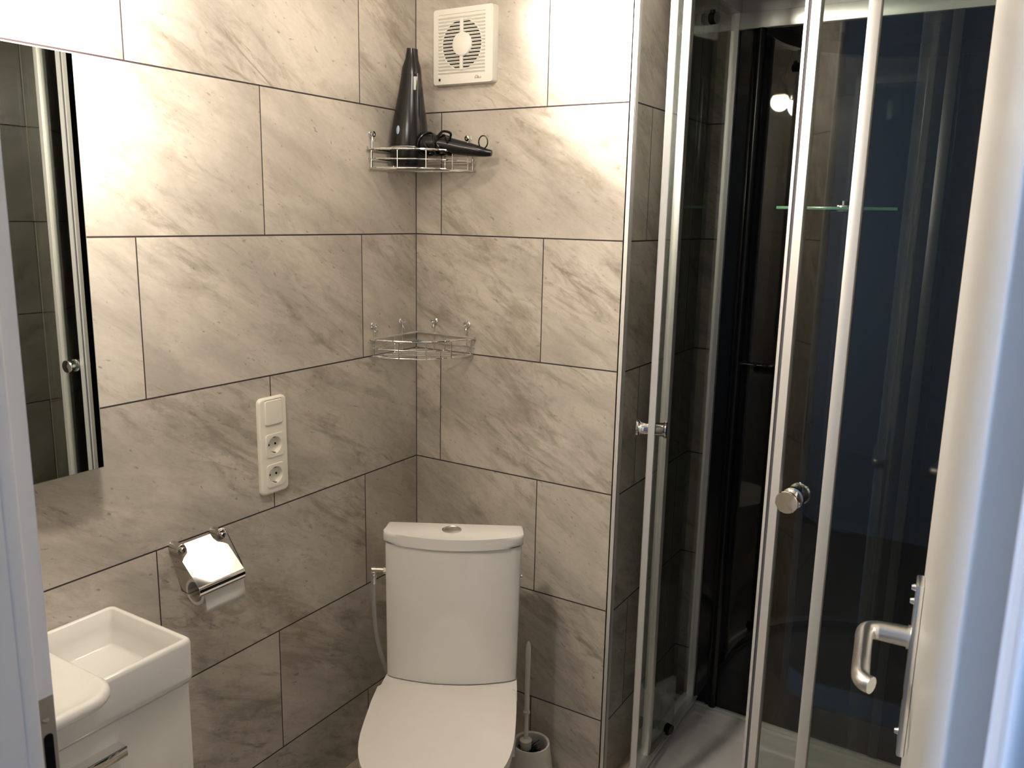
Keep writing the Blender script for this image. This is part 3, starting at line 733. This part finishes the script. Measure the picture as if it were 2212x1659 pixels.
# cistern left side in world
cL = Vector((TO[0], TO[1], 0))+Vector((math.cos(math.radians(29.75)), math.sin(math.radians(29.75)), 0))*(-0.157)+Vector((math.sin(math.radians(29.75)), -math.cos(math.radians(29.75)), 0))*0.045
uL = Vector((math.cos(math.radians(29.75)), math.sin(math.radians(29.75)), 0))
c0 = cL-Vector((0.12, -0.25, 0)); zf = 0.728
p0 = Vector((c0.x, c0.y, zf)); p1 = p0-uL*0.030
m = MB(); m.cyl(p0+uL*0.003, p0-uL*0.006, 0.009, n=6); m.cyl(p0-uL*0.004, p1, 0.0062, n=20); m.cyl(p1-uL*0.004, p1+uL*0.004, 0.0068); m.cyl(p1, p1-Vector((0, 0, 0.014)), 0.0050); m.cyl(p1-Vector((0, 0, 0.012)), p1-Vector((0, 0, 0.018)), 0.0082, n=20); m.cyl(p1-Vector((0, 0, 0.018)), p1-Vector((0, 0, 0.034)), 0.0062); m.build('angle_fitting', 'chrome', hs)
q = [p1-Vector((0, 0, 0.032)), p1-Vector((0, 0, 0.06)), p1+Vector((0.0, 0.002, -0.12)), p1+Vector((0.008, 0.006, -0.19)), p1+Vector((0.026, 0.016, -0.26)), p1+Vector((0.05, 0.045, -0.33)), p1+Vector((0.06, 0.11, -0.40)), p1+Vector((0.05, 0.20, -0.44))]
m = MB(); m.tube(catmull(q, 10), 0.0055, 14); m.build('braided_tube', 'hose', hs)
m = MB(); e = q[-1]; m.cyl(e, e+Vector((0, 0.02, 0)), 0.008, n=6); m.cyl(e+Vector((0, 0.015, 0)), (e.x, 0.25, e.z), 0.007); m.cyl((e.x, 0.246, e.z), (e.x, 0.25, e.z), 0.022); m.build('wall_valve', 'chrome', hs)

# ------------------------------------------------------------------ toilet brush
br = thing('toilet_brush', 'white toilet brush standing in its holder right of the toilet', 'brush', (0.434, -0.088, FL))
m = MB(); m.lathe([(0.0, 0.001), (0.060, 0.001), (0.0615, 0.006), (0.0545, 0.06), (0.0485, 0.105), (0.0480, 0.112), (0.0465, 0.1165), (0.0435, 0.1170), (0.0415, 0.114), (0.0420, 0.10), (0.048, 0.05), (0.050, 0.008), (0.0, 0.007)], 56, cap=False); m.build('holder', 'plastic', br)
m = MB()
hb = (-0.014, -0.002)
m.lathe([(0.0045, 0.075), (0.0140, 0.094), (0.0145, 0.1145)], 24, (hb[0], hb[1], 0), cap=False)
m.lathe([(0.0145, 0.1140), (0.0155, 0.1150), (0.0155, 0.1185), (0.0065, 0.1235), (0.0055, 0.126), (0.0050, 0.190), (0.0048, 0.192), (0.0085, 0.194), (0.0090, 0.1965), (0.0085, 0.199), (0.0062, 0.201), (0.0066, 0.30), (0.0068, 0.335), (0.0066, 0.374), (0.0050, 0.384), (0.0025, 0.390), (0.0, 0.391)], 24, (hb[0], hb[1], 0), (0.0, 0.0, 1), cap=False)
hndl = m.build('handle', 'plastic', br)
m = MB(); m.box(hb[0]-0.003, hb[0]+0.003, hb[1]-0.0075, hb[1]-0.0055, 0.340, 0.375, 0.0012); m.build('grip_slot', 'cream', hndl)
m = MB(); rnd = random.Random(2)
for i in range(620):
    a = rnd.uniform(0, 2*PI); z_ = rnd.uniform(0.02, 0.094); r_ = rnd.uniform(0.026, 0.044)
    x0, y0 = hb[0], hb[1]
    ex, ey = x0+math.cos(a)*r_, y0+math.sin(a)*r_
    if math.hypot(ex, ey) > 0.0405: continue
    m.tube([(x0, y0, z_), (ex, ey, z_+rnd.uniform(-0.004, 0.012))], 0.0011, 4)
m.cyl((hb[0], hb[1], 0.02), (hb[0], hb[1], 0.08), 0.004)
bo = m.build('bristles', 'blackpl', br); bo['kind'] = 'stuff'

# ------------------------------------------------------------------ washbasin and vanity cabinet
ws = thing('washbasin', 'white rectangular ceramic washbasin with rounded tap ledge on the vanity cabinet', 'washbasin', (0.114, -1.13, 0.745))
ox, oy, oz = 0.114, -1.13, 0.745
def L3(p): return (p[0]-ox, p[1]-oy, p[2]-oz)
x0, x1, y0, y1 = 0.0015, 0.2285, -1.352, -0.9085
m = MB()
def rr(x0_, x1_, y0_, y1_, r, z): return [L3((p[0], p[1], z)) for p in rrect(x0_, x1_, y0_, y1_, r, 5)]
rings = [rr(x0+0.004, x1-0.004, y0+0.004, y1-0.004, 0.010, 0.746), rr(x0+0.001, x1-0.001, y0+0.001, y1-0.001, 0.012, 0.751), rr(x0, x1, y0, y1, 0.013, 0.760), rr(x0, x1, y0, y1, 0.013, 0.817), rr(x0+0.0015, x1-0.0015, y0+0.0015, y1-0.0015, 0.012, 0.8225), rr(x0+0.005, x1-0.005, y0+0.005, y1-0.005, 0.010, 0.8250),
         rr(x0+0.010, x1-0.010, y0+0.010, y1-0.010, 0.008, 0.8250), rr(x0+0.0125, x1-0.0125, y0+0.0125, y1-0.0125, 0.007, 0.8225), rr(x0+0.016, x1-0.016, y0+0.016, y1-0.016, 0.006, 0.795), rr(x0+0.021, x1-0.021, y0+0.021, y1-0.021, 0.006, 0.764), rr(x0+0.026, x1-0.026, y0+0.026, y1-0.026, 0.006, 0.760)]
vv = [[m.bm.verts.new(p) for p in r] for r in rings]
for a, b in zip(vv, vv[1:]):
    for i in range(len(a)): m.bm.faces.new((a[i], a[(i+1) % len(a)], b[(i+1) % len(a)], b[i]))
m.bm.faces.new(vv[0][::-1]); m.bm.faces.new(vv[-1])
m.build('basin', 'ceramic', ws, angle=60)
# tap ledge: rounded slab overhanging the front, gently dished
m = MB()
lx0, lx1, ly0, ly1 = 0.004, 0.303, -1.3515, -1.0855
def rr2(k, r, z):
    # rectangle with one large round corner at the front right
    pts = []
    X0, X1, Y0_, Y1_ = lx0+k, lx1-k, ly0+k, ly1-k
    for cx_, cy_, a0, rr_ in ((X1-r, Y1_-r, 0, r), (X0+0.006, Y1_-0.006, 90, 0.006), (X0+0.006, Y0_+0.006, 180, 0.006), (X1-r, Y0_+r, 270, r)):
        for i in range(9):
            a = math.radians(a0+90*i/8); pts.append(L3((cx_+rr_*math.cos(a), cy_+rr_*math.sin(a), z)))
    return pts
rings = [rr2(0.014, 0.040, 0.8262), rr2(0.004, 0.048, 0.8275), rr2(0.0005, 0.052, 0.832), rr2(0.0, 0.052, 0.838), rr2(0.002, 0.051, 0.8435), rr2(0.006, 0.048, 0.8465), rr2(0.011, 0.044, 0.8465), rr2(0.018, 0.040, 0.8440), rr2(0.035, 0.034, 0.8425)]
vv = [[m.bm.verts.new(p) for p in r] for r in rings]
for a, b in zip(vv, vv[1:]):
    for i in range(len(a)): m.bm.faces.new((a[i], a[(i+1) % len(a)], b[(i+1) % len(a)], b[i]))
m.bm.faces.new(vv[0][::-1]); m.bm.faces.new(vv[-1])
m.build('tap_ledge', 'ceramic', ws, angle=60)
vc = thing('vanity_cabinet', 'white vanity cabinet with a flat chrome bar handle under the washbasin', 'cabinet', (0.11, -1.13, FL))
def bxl(m, a, b, c, d_, e, f, bev=0.0): m.box(a-0.11, b-0.11, c+1.13, d_+1.13, e-FL, f-FL, bev)
m = MB(); bxl(m, 0.001, 0.199, -1.350, -0.9135, FL+0.001, 0.7425, 0.001); m.build('cabinet_body', 'plastic', vc)
m = MB(); bxl(m, 0.2005, 0.2170, -1.349, -0.9145, FL+0.05, 0.7400, 0.0015); vd_ = m.build('cabinet_door', 'plastic', vc)
m = MB(); bxl(m, 0.217, 0.2395, -1.215, -1.050, 0.7015, 0.7035); bxl(m, 0.2375, 0.2405, -1.215, -1.050, 0.6870, 0.7035, 0.0006); m.build('handle', 'chrome', vd_)

# ------------------------------------------------------------------ shower cabin (quadrant)
XL, YB, YF, XE = 0.655, 0.450, -0.355, 1.460
R = 0.475; CX, CY = XL+R, YF+R
ZT, ZR0, ZR1, ZC = 0.145, 0.145, 0.168, 2.165
ZTOP0, ZTOP1 = 2.011, 2.050
ZF0, ZF1 = 2.050, 2.086
def Parc(th, r=R): a = math.radians(th); return (CX-r*math.cos(a), CY-r*math.sin(a))
def qpath(off=0.0, n=28, x_end=XE, y_end=YB):
    r = R-off
    return [(XL+off, y_end), (XL+off, (y_end+CY)/2)] + [Parc(90*i/n, r) for i in range(n+1)] + [((CX+x_end)/2, YF+off), (x_end, YF+off)]
sh = thing('shower_cabin', 'quadrant shower cabin with smoked glass, black back panels and aluminium frame', 'shower cabin', (1.06, 0.05, FL))
OFF = Vector((1.06, 0.05, FL))
sh.location = OFF
def sb(m, name, mat, parent=None, **k):
    for v in m.bm.verts: v.co -= OFF
    return m.build(name, mat, parent or sh, **k)
# tray
outl = [(XE, YB)] + [(XL, YB)] + [p for p in qpath(0.0)][2:]
outl = [(XE, YB+0.018), (XL-0.012, YB+0.018)] + [Parc(90*i/28, R+0.014) for i in range(29)] + [(XE, YF-0.014)]
inn = lambda k: [(XE-k, YB-k), (XL+k, YB-k)] + [Parc(90*i/28, R-k) for i in range(29)] + [(XE-k, YF+k)]
m = MB()
rings = [(outl, FL+0.0005), (outl, 0.138), ([(p[0], p[1]) for p in outl], ZT-0.002), (inn(0.028), ZT), (inn(0.036), ZT-0.004), (inn(0.046), 0.1365), (inn(0.060), 0.1355), (inn(0.066), 0.131), (inn(0.10), 0.129), (inn(0.24), 0.126)]
vv = [[m.bm.verts.new((p[0], p[1], z)) for p in r] for r, z in rings]
for a, b in zip(vv, vv[1:]):
    for i in range(len(a)): m.bm.faces.new((a[i], a[(i+1) % len(a)], b[(i+1) % len(a)], b[i]))
m.bm.faces.new(vv[0][::-1]); m.bm.faces.new(vv[-1])
sb(m, 'tray', 'acrylic', angle=50)
# back panels (black glass) with frame
m = MB(); m.box(XL+0.018, XE-0.018, YB, YB+0.006, ZT+0.010, ZTOP0+0.004); bpn = sb(m, 'back_panel', 'blackglass')
m = MB()
m.box(XL+0.0, XL+0.009, YB-0.006, YB+0.010, ZT, ZTOP1); m.box(XL+0.0095, XL+0.022, YB-0.012, YB+0.010, ZT, ZTOP1)
m.box(XL, XE, YB-0.010, YB+0.010, ZTOP0, ZTOP1, 0.002); m.box(XL, XE, YB-0.008, YB+0.010, ZT, ZT+0.012, 0.0015)
m.box(XE-0.02, XE, YB-0.008, YB+0.010, ZT, ZTOP1)
sb(m, 'back_frame', 'aluframe')
m = MB(); m.cyl((0.733, YB-0.003, ZT+0.012), (0.733, YB-0.003, ZTOP0), 0.011, n=28); m.box(0.712, 0.726, YB-0.004, YB, ZT+0.012, ZTOP0, 0.001); sb(m, 'riser_column', 'blackpl')
m = MB(); m.box(1.156, 1.180, YB-0.004, YB, ZT+0.012, ZTOP0, 0.001); sb(m, 'panel_joint', 'darkgrey')
# small chrome taps on the column
m = MB()
for x_ in (0.746, 0.783, 0.808): m.cyl((x_, YB-0.0, 1.171), (x_, YB-0.018, 1.171), 0.0045); 
m.tube([(0.746, YB-0.014, 1.171), (0.808, YB-0.014, 1.171)], 0.0014, 8)
sb(m, 'mixer_tap', 'blackpl')
# glass shelf
m = MB(); m.box(0.830, 1.100, 0.340, YB-0.001, 1.572, 1.579, 0.001); gs = sb(m, 'glass_shelf', 'greenglass')
m = MB(); m.box(0.955, 0.985, YB-0.045, YB, 1.568, 1.585, 0.003); m.cyl((0.970, YB-0.03, 1.580), (0.970, YB-0.03, 1.594), 0.009); sb(m, 'shelf_clamp', 'chrome')
# left fixed pane and right side pane, front fixed pane
m = MB(); m.box(XL+0.008, XL+0.013, CY+0.004, YB-0.008, ZR1-0.01, ZF0+0.005); sb(m, 'left_glass_panel', 'glass')
m = MB(); m.box(CX+0.004, XE-0.01, YF+0.008, YF+0.013, ZR1-0.01, ZF0+0.005); sb(m, 'front_glass_panel', 'glass')
m = MB(); m.box(XE-0.008, XE-0.002, YF+0.02, YB-0.01, ZT+0.004, ZF0+0.005); sb(m, 'right_panel', 'blackglass')
# fixed posts at the ends of the straight panes
m = MB(); m.box(XL-0.002, XL+0.018, CY-0.010, CY+0.012, ZR1-0.005, ZF0+0.003, 0.002); sb(m, 'left_post', 'aluframe')
m = MB(); m.box(CX-0.009, CX+0.0095, YF-0.002, YF+0.016, ZR1-0.005, ZF0+0.003, 0.002); sb(m, 'front_post', 'aluframe')
# rails
m = MB(); m.sweep(qpath(0.006), 0.036, ZR0+0.001, ZR1); m.sweep(qpath(0.030), 0.006, ZR1, ZR1+0.004); sb(m, 'lower_rail', 'aluframe', angle=40)
m = MB(); m.sweep(qpath(0.006), 0.036, ZF0, ZF1); sb(m, 'upper_rail', 'aluframe', angle=40)
# canopy: shallow quadrant roof with a stepped underside
m = MB()
def qo(k, yb=YB+0.012): return [(XE+0.0-k*0, yb-max(k, 0)), (XL-0.006+k, yb-max(k, 0))] + [Parc(90*i/28, R+0.012-k) for i in range(29)] + [(XE-k*0, YF-0.012+k)]
rings = [(qo(0.0), ZF1+0.001), (qo(0.0), ZC-0.02), (qo(0.012), ZC), ]
vv = [[m.bm.verts.new((p[0], p[1], z)) for p in r] for r, z in rings]
vi = [[m.bm.verts.new((p[0], p[1], z)) for p in r] for r, z in ((qo(0.0), ZF1+0.001), (qo(0.035), ZF1+0.001), (qo(0.050), ZF1+0.012), (qo(0.075), ZF1+0.016), (qo(0.10), ZF1+0.045))]
for g in (vv, vi):
    for a, b in zip(g, g[1:]):
        for i in range(len(a)): m.bm.faces.new((a[i], a[(i+1) % len(a)], b[(i+1) % len(a)], b[i]))
m.bm.faces.new(vv[-1]); m.bm.faces.new(vi[-1])
bmesh.ops.remove_doubles(m.bm, verts=m.bm.verts, dist=1e-6)
m.box(XL-0.004, XE, YB-0.004, YB+0.010, ZTOP1, ZF1+0.002)
sb(m, 'canopy', 'canopy', angle=40)
# sliding doors
def sdoor(name, th_lead, th_tail, sgn):
    """lead = edge with profile and knob"""
    rd = R-0.009
    n = 18
    pth = [Parc(th_lead+(th_tail-th_lead)*i/n, rd) for i in range(n+1)]
    m = MB(); m.sweep(pth, 0.005, ZR1+0.012, ZF0-0.001); g = sb(m, name, 'glass', angle=60)
    def deg(mm): return math.degrees(mm/rd)
    m = MB(); pp = [Parc(th_lead+sgn*deg(k*0.0035), rd) for k in range(-1, 4)]; m.sweep(pp, 0.014, ZR1+0.008, ZF0-0.001)
    for v in m.bm.verts: v.co -= OFF
    pr_ = m.build('edge_profile', 'aluframe', g, angle=60)
    m = MB(); pp = [Parc(th_lead-sgn*deg(0.0035+k*0.003), rd) for k in range(0, 3)]; m.sweep(pp, 0.009, ZR1+0.008, ZF0-0.001)
    for v in m.bm.verts: v.co -= OFF
    m.build('magnet_seal', 'rubber', g, angle=60)
    m = MB(); pp = [Parc(th_lead-sgn*deg(0.0095+k*0.0025), rd) for k in range(0, 3)]; m.sweep(pp, 0.012, ZR1+0.008, ZF0-0.001)
    for v in m.bm.verts: v.co -= OFF
    m.build('outer_profile', 'aluframe', g, angle=60)
    tk = th_lead+sgn*deg(0.047 if sgn < 0 else 0.034); P0 = Parc(tk, rd); a = math.radians(tk); out = Vector((-math.cos(a), -math.sin(a), 0))
    kz = 1.083 if sgn > 0 else 1.079
    m = MB()
    for s_ in (1, -1):
        o_ = Vector((P0[0], P0[1], kz))
        m.lathe([(0.0185, 0.003), (0.0185, 0.005), (0.0155, 0.006), (0.0150, 0.023), (0.0165, 0.027), (0.0190, 0.029), (0.0192, 0.0325), (0.0180, 0.0340), (0.0, 0.0342)], 40, o_, out*s_, cap=False)
    for v in m.bm.verts: v.co -= OFF
    kn = m.build('door_knob', 'chrome', g, angle=30)
    for th in (th_lead+sgn*4, th_tail-sgn*4):
        P1 = Parc(th, rd-0.006)
        for z_, s_ in ((ZR1+0.022, 1), (ZF0-0.055, -1)):
            m = MB()
            a = math.radians(th); o_ = Vector((P1[0], P1[1], z_)); inn_ = Vector((math.cos(a), math.sin(a), 0))
            m.cyl(o_-inn_*0.004, o_+inn_*0.012, 0.013, n=20); m.cyl(o_-Vector((0, 0, s_*0.010)), o_-Vector((0, 0, s_*0.018)), 0.006)
            for v in m.bm.verts: v.co -= OFF
            m.build('roller', 'blackpl', g)
    return g
sdoor('sliding_door', 24.0, -17.0, -1)
sdoor('sliding_door', 79.0, 119.0, 1)

# ------------------------------------------------------------------ ceiling spotlight rail
sp_ = thing('ceiling_spotlight', 'ceiling spotlight bar with three lit bulbs, mirrored in the shower panel', 'lamp', (0.46, -0.76, CE))
S0 = Vector((0.46, -0.76, CE))
m = MB(); m.box(-0.035, 0.035, -0.36, 0.40, -0.022, 0.0, 0.004); m.build('mounting_bar', 'alu', sp_)
for i, (hp_, tg_) in enumerate(HEADS):
    hx_, hy_, hz_ = hp_
    c = Vector(hp_)-S0
    ax = Vector((0, 0, -1))
    m = MB(); m.tube([(c.x*0.3, c.y, -0.02), (c.x*0.6, c.y, -0.09), (c.x, c.y, c.z+0.074)], 0.005, 10)
    m.lathe([(0.010, -0.075), (0.022, -0.070), (0.028, -0.05), (0.030, -0.030)], 28, c, ax, cap=False); hd_ = m.build('lamp_head', 'alu', sp_)
    m = MB(); m.lathe([(0.029, -0.032), (0.032, -0.028), (0.029, -0.024)], 28, c, ax, cap=False); m.build('ring', 'gold', hd_)
    m = MB(); m.ball(c, 0.0385, 28); m.build('bulb', 'bulb', hd_)
